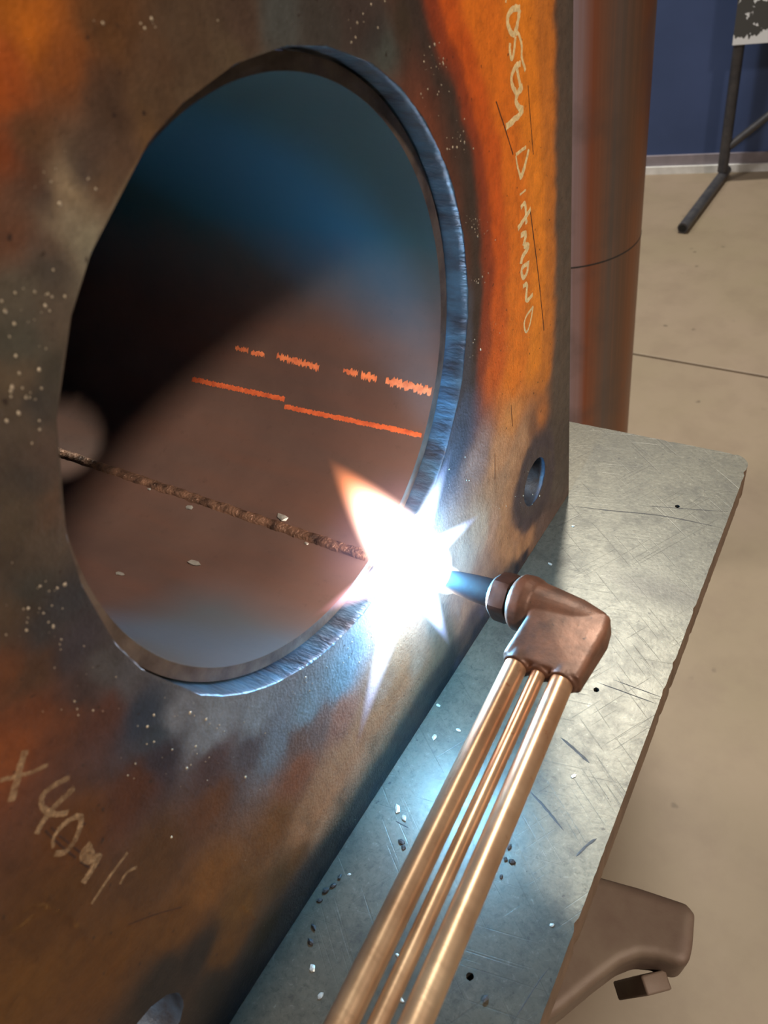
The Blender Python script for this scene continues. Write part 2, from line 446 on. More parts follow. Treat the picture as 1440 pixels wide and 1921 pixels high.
def mat_plate():
    t = NT('heat_tinted_plate'); v = t.coord()
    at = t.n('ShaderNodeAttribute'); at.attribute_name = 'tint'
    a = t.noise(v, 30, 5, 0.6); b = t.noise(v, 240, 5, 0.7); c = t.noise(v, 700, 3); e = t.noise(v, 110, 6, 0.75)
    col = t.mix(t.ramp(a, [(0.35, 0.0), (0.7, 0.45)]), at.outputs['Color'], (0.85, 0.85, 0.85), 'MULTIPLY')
    col = t.mix(t.ramp(b, [(0.52, 0.0), (0.72, 0.35)]), col, (0.45, 0.42, 0.4), 'MULTIPLY')
    col = t.mix(t.ramp(e, [(0.46, 0.0), (0.7, 0.6)]), col, (0.5, 0.47, 0.45), 'MULTIPLY')
    col = t.mix(t.ramp(e, [(0.28, 0.35), (0.44, 0.0)]), col, (1.6, 1.5, 1.4), 'MULTIPLY')
    st = t.noise(t.mapping(v, (1, 260, 6)), 1.0, 2)
    col = t.mix(t.ramp(st, [(0.55, 0.0), (0.72, 0.22)]), col, (0.55, 0.5, 0.45), 'MULTIPLY')
    pit = t.ramp(t.noise(v, 330, 1), [(0.73, 0.0), (0.77, 0.8)])
    col = t.mix(pit, col, lin((40, 28, 24)))
    rough = t.math('ADD', t.math('MULTIPLY', b, 0.25), 0.36)
    t.bsdf(col, rough, 0.15, 0.5, t.bump(t.math('ADD', t.math('ADD', b, c), e), 0.4, 0.0006))
    return t.m
M_PLATE = mat_plate()
M_CUT = mat_simple('flame_cut_face', (78, 112, 138), (58, 62, 72), 140, 0.38, 0.45, 0.7, 0.0008, stretch=(0.35, 1, 1))
M_BOLT = mat_simple('drilled_bore', (60, 74, 92), (48, 48, 54), 140, 0.5, 0.2, 0.4)
M_SIDE = mat_simple('plate_side', (84, 70, 60), (60, 52, 46), 50, 0.55, 0.2)
flange = tag(empty('flanged_pipe', (0, HC[0], PZ0)), 'heat-tinted square steel base plate with a large round hole, pipe welded behind', 'steel flange')
BH = [(PY1 - 0.053, PZ0 + 0.053), (PY0 + 0.053, PZ0 + 0.053), (PY1 - 0.053, PZ1 - 0.053), (PY0 + 0.053, PZ1 - 0.053)]
BR = 0.0155
# the rear face of the plate
def plate_back():
    V = [Vector(p) for p in ((PY0, PZ0), (PY1, PZ0), (PY1, PZ1), (PY0, PZ1))]; E = [(0, 1), (1, 2), (2, 3), (3, 0)]
    for c, r, n in [(HC, HR, 90)] + [(b, BR, 24) for b in BH]:
        s = len(V)
        V += [Vector((c[0] + r * math.cos(2 * math.pi * k / n), c[1] + r * math.sin(2 * math.pi * k / n))) for k in range(n)]
        E += [(s + k, s + (k + 1) % n) for k in range(n)]
    vo, eo, fo, ov, _, _ = delaunay_2d_cdt(V, E, [], 1, 1e-8)
    fs = []
    for f in fo:
        c = sum((vo[i] for i in f), Vector((0, 0))) / len(f)
        if (c - Vector(HC)).length < HR * 0.99 or any((c - Vector(b)).length < BR * 0.95 for b in BH): continue
        fs.append(tuple(reversed(f)))
    return [(-PTH, v.x, v.y) for v in vo], fs

def build_plate():
    rr = random.Random(11)
    loops = []
    def ring(c, r, n, jag):
        return [(c[0] + (r + jag * mnoise.noise(Vector((math.cos(2*math.pi*k/n)*9, math.sin(2*math.pi*k/n)*9, 3))) + rr.gauss(0, jag * 0.25)) * math.cos(2 * math.pi * k / n),
                 c[1] + (r + jag * mnoise.noise(Vector((math.cos(2*math.pi*k/n)*9, math.sin(2*math.pi*k/n)*9, 7))) + rr.gauss(0, jag * 0.25)) * math.sin(2 * math.pi * k / n)) for k in range(n)]
    n_out = 60
    outer = []
    cs = [(PY0, PZ0), (PY1, PZ0), (PY1, PZ1), (PY0, PZ1)]
    for i in range(4):
        a, b = np.array(cs[i]), np.array(cs[(i + 1) % 4])
        for k in range(n_out): outer.append(tuple(a + (b - a) * k / n_out))
    rings = [ring(HC, HR + 0.0006, 220, 0.0004)] + [ring(b, BR, 48, 0.00015) for b in BH]
    V, E, L = [], [], []
    for lp in [outer] + rings:
        s = len(V); V += [Vector(p) for p in lp]; E += [(s + k, s + (k + 1) % len(lp)) for k in range(len(lp))]; L.append(list(range(s, s + len(lp))))
    step = 0.0026
    ny = int((PY1 - PY0) / step); nz = int((PZ1 - PZ0) / step)
    for i in range(1, ny):
        for j in range(1, nz):
            y = PY0 + (i + (0.5 if j % 2 else 0)) * step; z = PZ0 + j * step
            if y > PY1 - step * 0.6: continue
            if math.hypot(y - HC[0], z - HC[1]) < HR + 0.0018: continue
            if any(math.hypot(y - b[0], z - b[1]) < BR + 0.0014 for b in BH): continue
            V.append(Vector((y, z)))
    vo, eo, fo, ov, _, _ = delaunay_2d_cdt(V, E, [], 1, 1e-8)
    idx = {}
    for i, src in enumerate(ov):
        for s in src: idx[s] = i
    vs = [(0.0, v.x, v.y) for v in vo]; fs, ms = [], []
    for f in fo:
        c = sum((vo[i] for i in f), Vector((0, 0))) / len(f)
        if (c - Vector(HC)).length < HR - 0.0005 or any((c - Vector(b)).length < BR - 0.0004 for b in BH): continue
        fs.append(tuple(f)); ms.append(0)
    # walls: several rows back to X=-PTH
    for li, lp in enumerate(L):
        ids = [idx[s] for s in lp]; n = len(ids)
        rows = [(-0.0007, -0.0006 if li else 0.0), (-0.004, -0.0006 if li else 0), (-0.009, -0.0004 if li else 0), (-0.014, -0.0004 if li else 0), (-PTH, -0.0004 if li else 0)]
        prev = ids
        for (x, dr) in rows:
            cur = []
            c = None if li == 0 else (HC if li == 1 else np.array(BH[li - 2]))
            for k in range(n):
                y, z = vs[ids[k]][1:]
                if c is not None:
                    d = np.array([y, z]) - c; rl = np.linalg.norm(d); d = d / rl
                    rl2 = rl + dr + rr.gauss(0, 0.00012 if li == 1 else 0.00004)
                    y, z = c + d * rl2
                cur.append(len(vs)); vs.append((x, y, z))
            for k in range(n):
                k2 = (k + 1) % n
                fs.append((prev[k], cur[k], cur[k2], prev[k2])); ms.append(2 if li == 0 else (1 if li == 1 else 3))
            prev = cur
    bv, bf = plate_back(); nb = len(vs)
    vs += bv; fs += [tuple(i + nb for i in f) for f in bf]; ms += [2] * len(bf)
    o = from_py('base_plate', vs, fs, M_PLATE, smooth=False)
    o.data.materials.append(M_CUT); o.data.materials.append(M_SIDE); o.data.materials.append(M_BOLT)
    for p, m in zip(o.data.polygons, ms):
        p.material_index = m; p.use_smooth = (m in (1, 3))
    bm = bmesh.new(); bm.from_mesh(o.data); bmesh.ops.recalc_face_normals(bm, faces=bm.faces); bm.to_mesh(o.data); bm.free()
    me = o.data
    co = np.zeros(len(me.vertices) * 3); me.vertices.foreach_get('co', co); co = co.reshape(-1, 3)
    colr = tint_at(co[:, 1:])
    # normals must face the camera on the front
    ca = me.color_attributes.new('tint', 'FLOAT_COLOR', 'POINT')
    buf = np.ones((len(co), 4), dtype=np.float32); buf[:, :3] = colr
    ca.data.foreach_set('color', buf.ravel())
    return o
plate = build_plate()
keep(plate, flange)
# pipe
PR_IN, PR_OUT, PX0, PX1 = 0.1003, 0.1055, -0.010, -0.56
def mat_pipe_in():
    t = NT('brown_pipe_bore'); v = t.coord()
    a = t.noise(v, 22, 5, 0.6); b = t.noise(v, 160, 5, 0.7); s = t.noise(t.mapping(v, (8, 60, 60)), 1.0, 3)
    c = t.mix(t.ramp(a, [(0.3, 0.0), (0.7, 1.0)]), lin((106, 83, 74)), lin((88, 69, 62)))
    c = t.mix(t.math('MULTIPLY', t.ramp(s, [(0.4, 0.0), (0.7, 1.0)]), 0.4), c, lin((114, 78, 63)))
    c = t.mix(t.math('MULTIPLY', t.ramp(b, [(0.6, 0.0), (0.75, 1.0)]), 0.4), c, lin((70, 54, 48)))
    # blue flame light on the upper wall, put into the bore colour
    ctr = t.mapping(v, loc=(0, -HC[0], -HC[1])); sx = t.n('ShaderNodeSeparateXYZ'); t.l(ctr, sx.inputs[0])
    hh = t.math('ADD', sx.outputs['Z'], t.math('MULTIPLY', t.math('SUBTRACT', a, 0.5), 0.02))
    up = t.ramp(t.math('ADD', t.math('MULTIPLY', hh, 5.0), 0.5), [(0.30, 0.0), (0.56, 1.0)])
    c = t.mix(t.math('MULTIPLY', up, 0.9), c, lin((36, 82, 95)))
    # grey-blue flame light painted low on the near side, close to the mouth
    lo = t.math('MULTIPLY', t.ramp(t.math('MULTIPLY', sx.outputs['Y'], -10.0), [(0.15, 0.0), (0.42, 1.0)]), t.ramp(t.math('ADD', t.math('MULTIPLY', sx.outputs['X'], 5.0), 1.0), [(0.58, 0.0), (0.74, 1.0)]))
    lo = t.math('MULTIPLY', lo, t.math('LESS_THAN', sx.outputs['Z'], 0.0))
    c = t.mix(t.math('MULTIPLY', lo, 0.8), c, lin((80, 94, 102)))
    t.bsdf(c, 0.55, 0.1, 0.4, t.bump(b, 0.2, 0.0005))
    return t.m
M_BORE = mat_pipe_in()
M_PIPE_OUT = mat_simple('pipe_skin', (96, 80, 70), (72, 60, 54), 30, 0.55, 0.2)
M_PIPE_RIM = mat_simple('machined_rim', (120, 106, 95), (80, 68, 61), 90, 0.35, 0.6, 0.3)
def build_pipe():
    n = 288
    xs = [PX0] + [PX0 - 0.02 * k for k in range(1, 27)] + [PX1]
    hole_c, hole_r = (-0.248, math.radians(8)), (0.034, 0.027)      # added unseen opening, placed so lamp light makes a patch inside
    vs, fs, ms = [], [], []
    fine = sorted(set([round(x, 4) for x in xs] + [round(-0.20 - 0.002 * k, 4) for k in range(0, 53)]), reverse=True)
    m = len(fine)
    for r in (PR_IN, PR_OUT):
        for x in fine:
            for k in range(n):
                a = 2 * math.pi * k / n
                vs.append((x, HC[0] + r * math.cos(a), HC[1] + r * math.sin(a)))
    def inhole(i, k):
        x = (fine[i] + fine[i + 1]) / 2; a = 2 * math.pi * (k + 0.5) / n
        da = (a - hole_c[1] + math.pi) % (2 * math.pi) - math.pi
        return ((x - hole_c[0]) / hole_r[0]) ** 2 + (da * 0.103 / hole_r[1]) ** 2 < 1
    base = m * n
    for i in range(m - 1):
        for k in range(n):
            if inhole(i, k): continue
            k2 = (k + 1) % n
            a, b, c, d = i * n + k, i * n + k2, (i + 1) * n + k2, (i + 1) * n + k
            fs.append((a, b, c, d)); ms.append(0)
            fs.append((base + d, base + c, base + b, base + a)); ms.append(1)
            # hole sides
            for (ii, kk, e) in ((i - 1, k, (a, b)), (i + 1, k, (c, d)), (i, (k - 1) % n, (d, a)), (i, k2, (b, c))):
                if 0 <= ii < m - 1 and inhole(ii, kk):
                    fs.append((e[1], e[0], base + e[0], base + e[1])); ms.append(1)
    for k in range(n):
        k2 = (k + 1) % n
        fs.append((k2, k, base + k, base + k2)); ms.append(2)
    e0 = (m - 1) * n
    fs.append(tuple(base + e0 + k for k in range(n))); ms.append(1)  # far end cap, added out of sight to keep the bore dark
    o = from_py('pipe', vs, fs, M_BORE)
    o.data.materials.append(M_PIPE_OUT); o.data.materials.append(M_PIPE_RIM)
    for p, mi in zip(o.data.polygons, ms):
        p.material_index = mi; p.use_smooth = mi != 2
    o.data.set_sharp_from_angle(angle=math.radians(40))
    return o
pipe = build_pipe(); keep(pipe, flange)
def bore(x, deg, lift=0.0):
    a = math.radians(deg); r = PR_IN - lift
    return np.array([x, HC[0] + r * math.cos(a), HC[1] + r * math.sin(a)])
def bore_n(deg):
    a = math.radians(deg); return np.array([0, -math.cos(a), -math.sin(a)])
# longitudinal weld bead
def weld_seam():
    rr = random.Random(5); vs, fs = [], []
    n, m = 360, 9
    for i in range(n + 1):
        x = -0.0115 - (0.55 - 0.0115) * i / n
        deg = -79.6 - 1.3 * min(1, (-x) / 0.2) + 0.25 * mnoise.noise(Vector((x * 90, 0, 0)))
        ripple = 0.00022 * abs(math.sin(x * 900 + 2 * mnoise.noise(Vector((x * 60, 2, 0)))))
        h = 0.0016 + ripple + 0.0004 * mnoise.noise(Vector((x * 220, 5, 0)))
        w = 0.0028 + 0.0006 * mnoise.noise(Vector((x * 150, 8, 1))) + rr.gauss(0, 0.0001)
        for j in range(m):
            u = -1 + 2 * j / (m - 1)
            dd = deg + math.degrees(w * u / PR_IN)
            vs.append(bore(x, dd, h * math.sqrt(max(0, 1 - u * u)) - 0.0001 + rr.gauss(0, 0.00016)))
    for i in range(n):
        for j in range(m - 1):
            fs.append((i * m + j, (i + 1) * m + j, (i + 1) * m + j + 1, i * m + j + 1))
    return from_py('weld_seam', vs, fs, mat_simple('weld_bead', (150, 114, 92), (66, 51, 44), 160, 0.38, 0.3, 0.9, 0.0012))
keep(weld_seam(), pipe)
M_ORANGE = mat_simple('orange_crayon', (222, 106, 56), (186, 82, 44), 220, 0.75, 0, 0.4)
M_ORANGE2 = mat_simple('flaked_orange_crayon', (236, 136, 84), (200, 100, 62), 220, 0.75, 0, 0.4)
for k, (x0, x1, d0, d1, w, mt) in enumerate(((-0.156, -0.092, -44.6, -43.6, 0.0026, 0), (-0.091, -0.0112, -45.6, -43.9, 0.0023, 0),
        (-0.130, -0.121, -32.4, -32.3, 0.0023, 1), (-0.119, -0.110, -32.5, -32.4, 0.0023, 1), (-0.102, -0.075, -32.0, -32.6, 0.0030, 1), (-0.0605, -0.052, -31.7, -31.9, 0.0027, 1), (-0.050, -0.041, -32.0, -32.1, 0.0030, 1), (-0.036, -0.0112, -32.0, -32.3, 0.0034, 1))):
    n = max(14, int(abs(x1 - x0) / 0.0006))
    pts = [(bore(x0 + (x1 - x0) * i / n, d0 + (d1 - d0) * i / n), bore_n(d0)) for i in range(n + 1)]
    vs, fs = ribbon(pts, w, 0.00018, 0.35 if mt == 0 else 0.7, 40 + k, False)
    keep(from_py('orange_crayon_line', vs, fs, (M_ORANGE, M_ORANGE2)[mt]), pipe)

# chalk writing on the plate (traced strokes, flat marks)
def z4(pts): return [(920 + x / 5.82, y / 5.82) for x, y in pts]
def z5(pts): return [(920 + x / 5.336, 300 + y / 5.336) for x, y in pts]
def z6(pts): return [(x / 4.8, 1350 + y / 4.8) for x, y in pts]
CH_A = [(z4(p), w) for p, w in (
    ([(170, -30), (165, 30)], 3), ([(318, 95), (262, 88), (200, 135), (180, 210), (190, 290), (245, 395), (275, 330), (300, 220), (316, 100)], 6.5),
    ([(212, 470), (205, 545), (230, 670), (255, 560), (270, 400)], 5), ([(270, 380), (295, 350), (330, 440), (342, 520), (335, 600), (345, 660), (378, 770)], 4),
    ([(325, 690), (270, 720), (222, 830), (232, 930), (275, 1020)], 5.5), ([(285, 740), (305, 850), (328, 960)], 5),
    ([(348, 945), (282, 1035), (272, 1110), (300, 1175), (375, 1203), (165, 1388)], 6.5),
    ([(385, 1605), (272, 1690)], 4), ([(275, 1700), (290, 1810), (318, 1915)], 3), ([(415, 1630), (380, 1790), (330, 1925)], 4.5))]
CH_A += [(z5(p), w) for p, w in (
    ([(290, 140), (300, 190), (330, 120), (355, 0)], 4.5), ([(350, 300), (290, 350)], 2.5), ([(300, 480), (345, 415), (352, 540), (358, 640)], 4.5), ([(400, 490), (272, 690)], 5.5),
    ([(300, 760), (360, 718), (328, 862)], 5.5), ([(330, 862), (396, 850), (315, 965), (303, 1040)], 5.5),
    ([(375, 1010), (370, 1120), (330, 1190), (308, 1140), (312, 1075), (360, 1045)], 5), ([(322, 1270), (372, 1222), (345, 1440), (420, 1345)], 5.5),
    ([(425, 1465), (328, 1600), (350, 1752), (395, 1650), (425, 1465)], 4.5))]
CH_B = [(z6(p), w) for p, w in (
    ([(225, 275), (165, 490), (105, 735)], 12), ([(430, 405), (280, 480), (120, 520), (0, 545)], 9),
    ([(625, 520), (440, 615), (365, 700), (375, 800), (470, 860), (610, 838)], 9), ([(670, 612), (440, 825), (325, 1030)], 11),
    ([(520, 995), (620, 900), (735, 852), (725, 960), (665, 1115), (580, 1200), (490, 1205)], 9), ([(520, 995), (470, 1080), (480, 1150)], 6),
    ([(820, 1112), (725, 1215), (800, 1290), (905, 1215), (835, 1340), (745, 1470)], 12), ([(800, 1150), (830, 1240), (870, 1230)], 12),
    ([(1150, 1195), (1000, 1390), (822, 1660)], 6), ([(1230, 1330), (1140, 1365), (1080, 1480)], 6))]
CH_C = [(z6(p), w) for p, w in (([(100, 1910), (270, 1790), (430, 1675)], 7), ([(200, 1730), (300, 1665), (420, 1668), (560, 1740), (660, 1810), (740, 1910), (770, 2020), (730, 2140)], 4.5))]
CH_C += [([(110, 1921), (190, 1835), (260, 1775)], 3), ([(450, 1695), (480, 1725)], 3)]
CH_D = [(z6(p), 2.6) for p in ([(405, 1000), (470, 1065)], [(490, 1085), (580, 1165)], [(610, 1190), (680, 1245)], [(720, 1280), (800, 1330)], [(455, 970), (500, 1005)], [(530, 1045), (620, 1115)], [(660, 1150), (720, 1195)], [(870, 1320), (900, 1305)])]
CH_D += [([(1020, 620), (1010, 520), (1000, 440), (994, 395)], 1.6), ([(962, 290), (945, 235), (930, 190)], 1.6), ([(1000, 290), (995, 230), (990, 160)], 1.3), ([(240, 1735), (290, 1715), (340, 1702)], 1.8), ([(928, 850), (928, 900)], 1.2), ([(958, 760), (961, 800)], 1.2)]
def inscription(name, strokes, mat, seed, lift=0.00012, wob=0.2, wf=1.2):
    V, F = [], []
    for k, (st, wpx) in enumerate(strokes):
        px = resample(smooth_poly(st, 2), 6)
        pts = [(on_x(p, 0.0), (1, 0, 0)) for p in px]
        mid = pts[len(pts) // 2][0]
        d = (mid - CAM) @ FWD
        # foreshortening along y is about one half
        e = np.array(px[-1]) - np.array(px[0]); vert = abs(e[1]) / (np.linalg.norm(e) + 1e-9)
        w = wpx * d / FPX * (wf + 0.6 * wf * vert)
        vs, fs = ribbon(pts, w, lift, wob, seed + k)
        o = len(V); V += vs; F += [tuple(i + o for i in f) for f in fs]
    return from_py(name, V, F, mat)
def mat_chalk(name, c, thin):
    t = NT(name); v = t.coord()
    f = t.noise(v, 500, 3, 0.7); g = t.noise(v, 60, 3)
    col = t.mix(t.ramp(f, [(0.3, 0.0), (0.7, 1.0)]), lin(c), lin([x * 0.82 for x in c]))
    b = t.bsdf(col, 0.9, 0, 0.1)
    tr = t.n('ShaderNodeBsdfTransparent'); mx = t.n('ShaderNodeMixShader')
    fac = t.math('ADD', t.ramp(t.math('ADD', t.math('MULTIPLY', f, 0.6), t.math('MULTIPLY', g, 0.6)), [(0.42, 0.0), (0.8, thin)]), thin * 0.35)
    t.l(fac, mx.inputs[0]); t.l(b.outputs[0], mx.inputs[1]); t.l(tr.outputs[0], mx.inputs[2]); t.l(mx.outputs[0], t.out.inputs[0])
    return t.m
keep(tag(inscription('chalk_lettering', CH_A, mat_chalk('chalk', (240, 214, 156), 0.2), 100), 'pale chalk handwriting down the far side of the plate'), plate)
keep(tag(inscription('chalk_numbering', CH_B, mat_chalk('faded_chalk', (176, 146, 112), 0.7), 200, wf=0.85), 'faded chalk marks in the lower corner'), plate)
M_GHOST = mat_chalk('ghost_chalk', (134, 98, 58), 1.1); M_SCR2 = mat_simple('scratch_dark', (46, 26, 18), (60, 34, 22), 200, 0.6)
for k, stx in enumerate(CH_C): keep(inscription('chalk_stroke', [stx], M_GHOST, 300 + k, wob=0.6), plate)
for k, stx in enumerate(CH_D): keep(inscription('scratch', [stx], M_SCR2, 400 + k, 0.00008), plate)

# spatter beads round the hole
def spatter():
    rr = random.Random(21); bm = bmesh.new()
    clusters = [((75, 580), 75, 34), ((50, 760), 70, 26), ((70, 1150), 80, 30), ((250, 60), 90, 10), ((120, 330), 70, 10), ((690, 40), 60, 16), ((810, 130), 45, 26), ((855, 260), 40, 26), ((892, 420), 26, 26),
                ((895, 520), 20, 14), ((400, 1385), 110, 34), ((560, 1300), 70, 24), ((680, 1210), 50, 26), ((300, 1400), 90, 16), ((980, 940), 40, 14), ((900, 640), 40, 12), ((150, 1290), 80, 14), ((870, 900), 40, 12), ((560, 1650), 160, 14)]
    for c, sp, n in clusters:
        for _ in range(n):
            p = (c[0] + rr.gauss(0, sp * 0.55), c[1] + rr.gauss(0, sp * 0.6))
            q = on_x(p, 0.0)
            if math.hypot(q[1] - HC[0], q[2] - HC[1]) < HR + 0.003 or not (PY0 < q[1] < PY1 and PZ0 < q[2] < PZ1): continue
            r = abs(rr.gauss(0.0, 0.00022)) + 0.00011
            res = bmesh.ops.create_icosphere(bm, subdivisions=1, radius=r)
            for v in res['verts']: v.co = Vector((v.co.x * 0.6, v.co.y * rr.uniform(0.7, 1.2), v.co.z * rr.uniform(0.8, 1.5))) + Vector(q)
    return from_bm('spatter_beads', bm, mat_simple('spatter', (196, 182, 156), (150, 138, 120), 300, 0.35, 0.3))
keep(tag(spatter(), kind='stuff'), plate)

# ------------------------------------------------------------------ cutting torch
def unit(v): v = np.array(v, float); return v / np.linalg.norm(v)
TIP = on_x((834, 1086), 0.0165)
_tc = unit(CAM - TIP); _tr = unit(RIGHT * 85 - UP * 26); _tr = unit(_tr - (_tr @ _tc) * _tc)
PHI = math.radians(30)
AX = math.cos(PHI) * _tr + math.sin(PHI) * _tc                 # nozzle axis, from tip back to the head
P1 = at_depth((1008, 1268), 0.315); P2 = at_depth((709, 1921), 0.315 * 0.72)
TW = unit(P2 - P1)                                             # direction of the gas tubes
TWp = unit(TW - (TW @ AX) * AX)
TN = np.cross(AX, TWp)                                         # points down
torch = tag(empty('cutting_torch', tuple(TIP)), 'copper-coloured gas cutting torch with angled head and three brass tubes', 'torch')
M_NOZZLE = mat_simple('sooty_copper_tip', (16, 14, 17), (22, 19, 20), 90, 0.8, 0.0, 0.2, spec=0.12)
M_NUT = mat_simple('dark_bronze_nut', (74, 54, 47), (54, 41, 38), 120, 0.45, 0.4, 0.25)
def mat_head():
    t = NT('tarnished_bronze'); v = t.coord()
    a = t.noise(v, 70, 5, 0.6); b = t.noise(v, 350, 4, 0.7)
    c = t.mix(t.ramp(a, [(0.35, 0.0), (0.68, 1.0)]), lin((116, 80, 62)), lin((72, 52, 43)))
    c = t.mix(t.math('MULTIPLY', t.ramp(b, [(0.66, 0.0), (0.72, 1.0)]), 0.8), c, lin((52, 38, 34)))
    t.bsdf(c, t.math('ADD', t.math('MULTIPLY', a, 0.3), 0.34), 0.3, 0.5, t.bump(t.math('ADD', a, b), 0.3, 0.0005))
    return t.m
M_HEAD = mat_head()
def mat_tube():
    t = NT('brushed_brass_tube'); v = t.coord()
    at = t.mapping(v, (700, 30, 700), (0, 0, math.atan2(TW[0], -TW[1])))
    a = t.noise(v, 45, 4); b = t.noise(v, 260, 4, 0.7)
    m = t.n('ShaderNodeMapping'); t.l(v, m.inputs[0]); m.inputs['Scale'].default_value = (20, 900, 20)
    br = t.noise(m.outputs[0], 1.0, 3)
    c = t.mix(t.ramp(a, [(0.35, 0.0), (0.7, 1.0)]), lin((196, 168, 138)), lin((168, 136, 108)))
    # rust-red heat spots towards the head
    sp = t.ramp(b, [(0.63, 0.0), (0.70, 1.0)])
    sx = t.n('ShaderNodeSeparateXYZ'); t.l(v, sx.inputs[0])
    near = t.ramp(sx.outputs['Y'], [(0.06, 0.0), (0.16, 1.0)])
    c = t.mix(t.math('MULTIPLY', t.math('MULTIPLY', sp, near), 0.75), c, lin((140, 70, 40)))
    c = t.mix(t.math('MULTIPLY', near, 0.25), c, lin((190, 110, 60)))
    t.bsdf(c, t.math('ADD', t.math('MULTIPLY', br, 0.16), 0.24), 0.75, 0.5, t.bump(br, 0.12, 0.0002))
    return t.m
M_TUBE = mat_tube()
vs, fs = lathe([(0.0, 0.0030), (0.0, 0.0041), (0.0015, 0.0046), (0.008, 0.0053), (0.016, 0.0060), (0.024, 0.0064), (0.030, 0.0066)], TIP, AX, 36)
o = autosmooth(from_py('nozzle', vs, fs, M_NOZZLE), 40); keep(o, torch)
# nut: hexagon with rounded ends
def nut():
    x, y, z = frame(AX, TN); n = 36; vs, fs = [], []
    prof = [(0.0265, 0.0072, 0), (0.0268, 0.0086, 0), (0.0285, 0.0100, 0.5), (0.0300, 0.0104, 1), (0.0345, 0.0104, 1), (0.0360, 0.0100, 0.5), (0.0365, 0.0088, 0)]
    for s, r, hx in prof:
        for k in range(n):
            a = 2 * math.pi * k / n
            hr = 0.0098 / math.cos(((a + 0.3) % (math.pi / 3)) - math.pi / 6)
            rr_ = min(hr, 0.0113) if hx == 1 else (min(hr, r + 0.0006) if hx == 0.5 else r)
            vs.append(TIP + z * s + (x * math.cos(a) + y * math.sin(a)) * rr_)
    m = len(prof)
    for i in range(m - 1):
        for k in range(n):
            fs.append((i * n + k, i * n + (k + 1) % n, (i + 1) * n + (k + 1) % n, (i + 1) * n + k))
    fs += [tuple(range(n - 1, -1, -1)), tuple((m - 1) * n + k for k in range(n))]
    return autosmooth(from_py('tip_nut', vs, fs, M_NUT), 25)
keep(nut(), torch)
def head():
    bm = bmesh.new()
    def hull(points):
        vv = [bm.verts.new(Vector(p)) for p in points]
        r = bmesh.ops.convex_hull(bm, input=vv)
        bmesh.ops.delete(bm, geom=[g for g in r['geom_interior'] if isinstance(g, bmesh.types.BMVert)], context='VERTS')
    def circ(s, r, n=28, dw=0.0, flat=1.0):
        return [TIP + AX * s + TWp * (dw + r * math.cos(2 * math.pi * k / n)) + TN * r * flat * math.sin(2 * math.pi * k / n) for k in range(n)]
    hull(circ(0.0372, 0.0108) + circ(0.039, 0.0124) + circ(0.0435, 0.0126) + circ(0.047, 0.0116))
    hull(circ(0.042, 0.0118) + circ(0.066, 0.0086) + circ(0.076, 0.0058))
    pw = float((P1 - TIP) @ TWp); pa = float((P1 - TIP) @ AX); pn = float((P1 - TIP) @ TN)
    def blk(s, w, h): return [TIP + AX * s + TWp * w + TN * (pn * max(0, w / pw) + q * h) for q in (-1, 1)]
    rb = 0.0055
    pts = []
    for (s, w, h) in ((pa - 0.0135, 0.004, 0.0080), (pa + 0.0130, -0.002, 0.0062), (pa + 0.0148, 0.006, 0.0062), (pa - 0.0142, pw - 0.002, 0.0050), (pa + 0.0148, pw - 0.002, 0.0050)):
        for q in (-1, 1):
            for k in range(8):
                a = 2 * math.pi * k / 8
                pts.append(TIP + AX * (s + 0.002 * math.cos(a)) + TWp * w + TN * (pn * max(0, w / pw) + q * (h - 0.0022) + 0.0022 * math.sin(a)))
    hull(pts)
    # sleeve lumps where the outer tubes enter
    for off, r in ((-0.0099, 0.0058), (0.0099, 0.0058), (0.0, 0.0044)):
        c = P1 + AX * off - TWp * 0.001
        hull([c + TW * s + AX * r * math.cos(2 * math.pi * k / 18) + TN * r * math.sin(2 * math.pi * k / 18) for k in range(18) for s in (-0.016, 0.0005)])
    o = from_bm('torch_head', bm, M_HEAD)
    md = o.modifiers.new('r', 'REMESH'); md.mode = 'VOXEL'; md.voxel_size = 0.00055; md.use_smooth_shade = True
    sm = o.modifiers.new('s', 'SMOOTH'); sm.factor = 0.5; sm.iterations = 7
    dg = bpy.context.evaluated_depsgraph_get()
    me = bpy.data.meshes.new_from_object(o.evaluated_get(dg))
    o.modifiers.clear(); o.data = me
    if not me.materials: me.materials.append(M_HEAD)
    for p in me.polygons: p.use_smooth = True
    return o
keep(head(), torch)
for off, r in ((-0.0099, 0.0046), (0.0, 0.0029), (0.0099, 0.0046)):
    a = P1 + AX * off; b = a + TW * 0.30
    a = a - TW * 0.008
    vs, fs = tube_path([a + (b - a) * k / 12 for k in range(13)], r, 32)
    keep(autosmooth(from_py('gas_tube', vs, fs, M_TUBE), 50), torch)

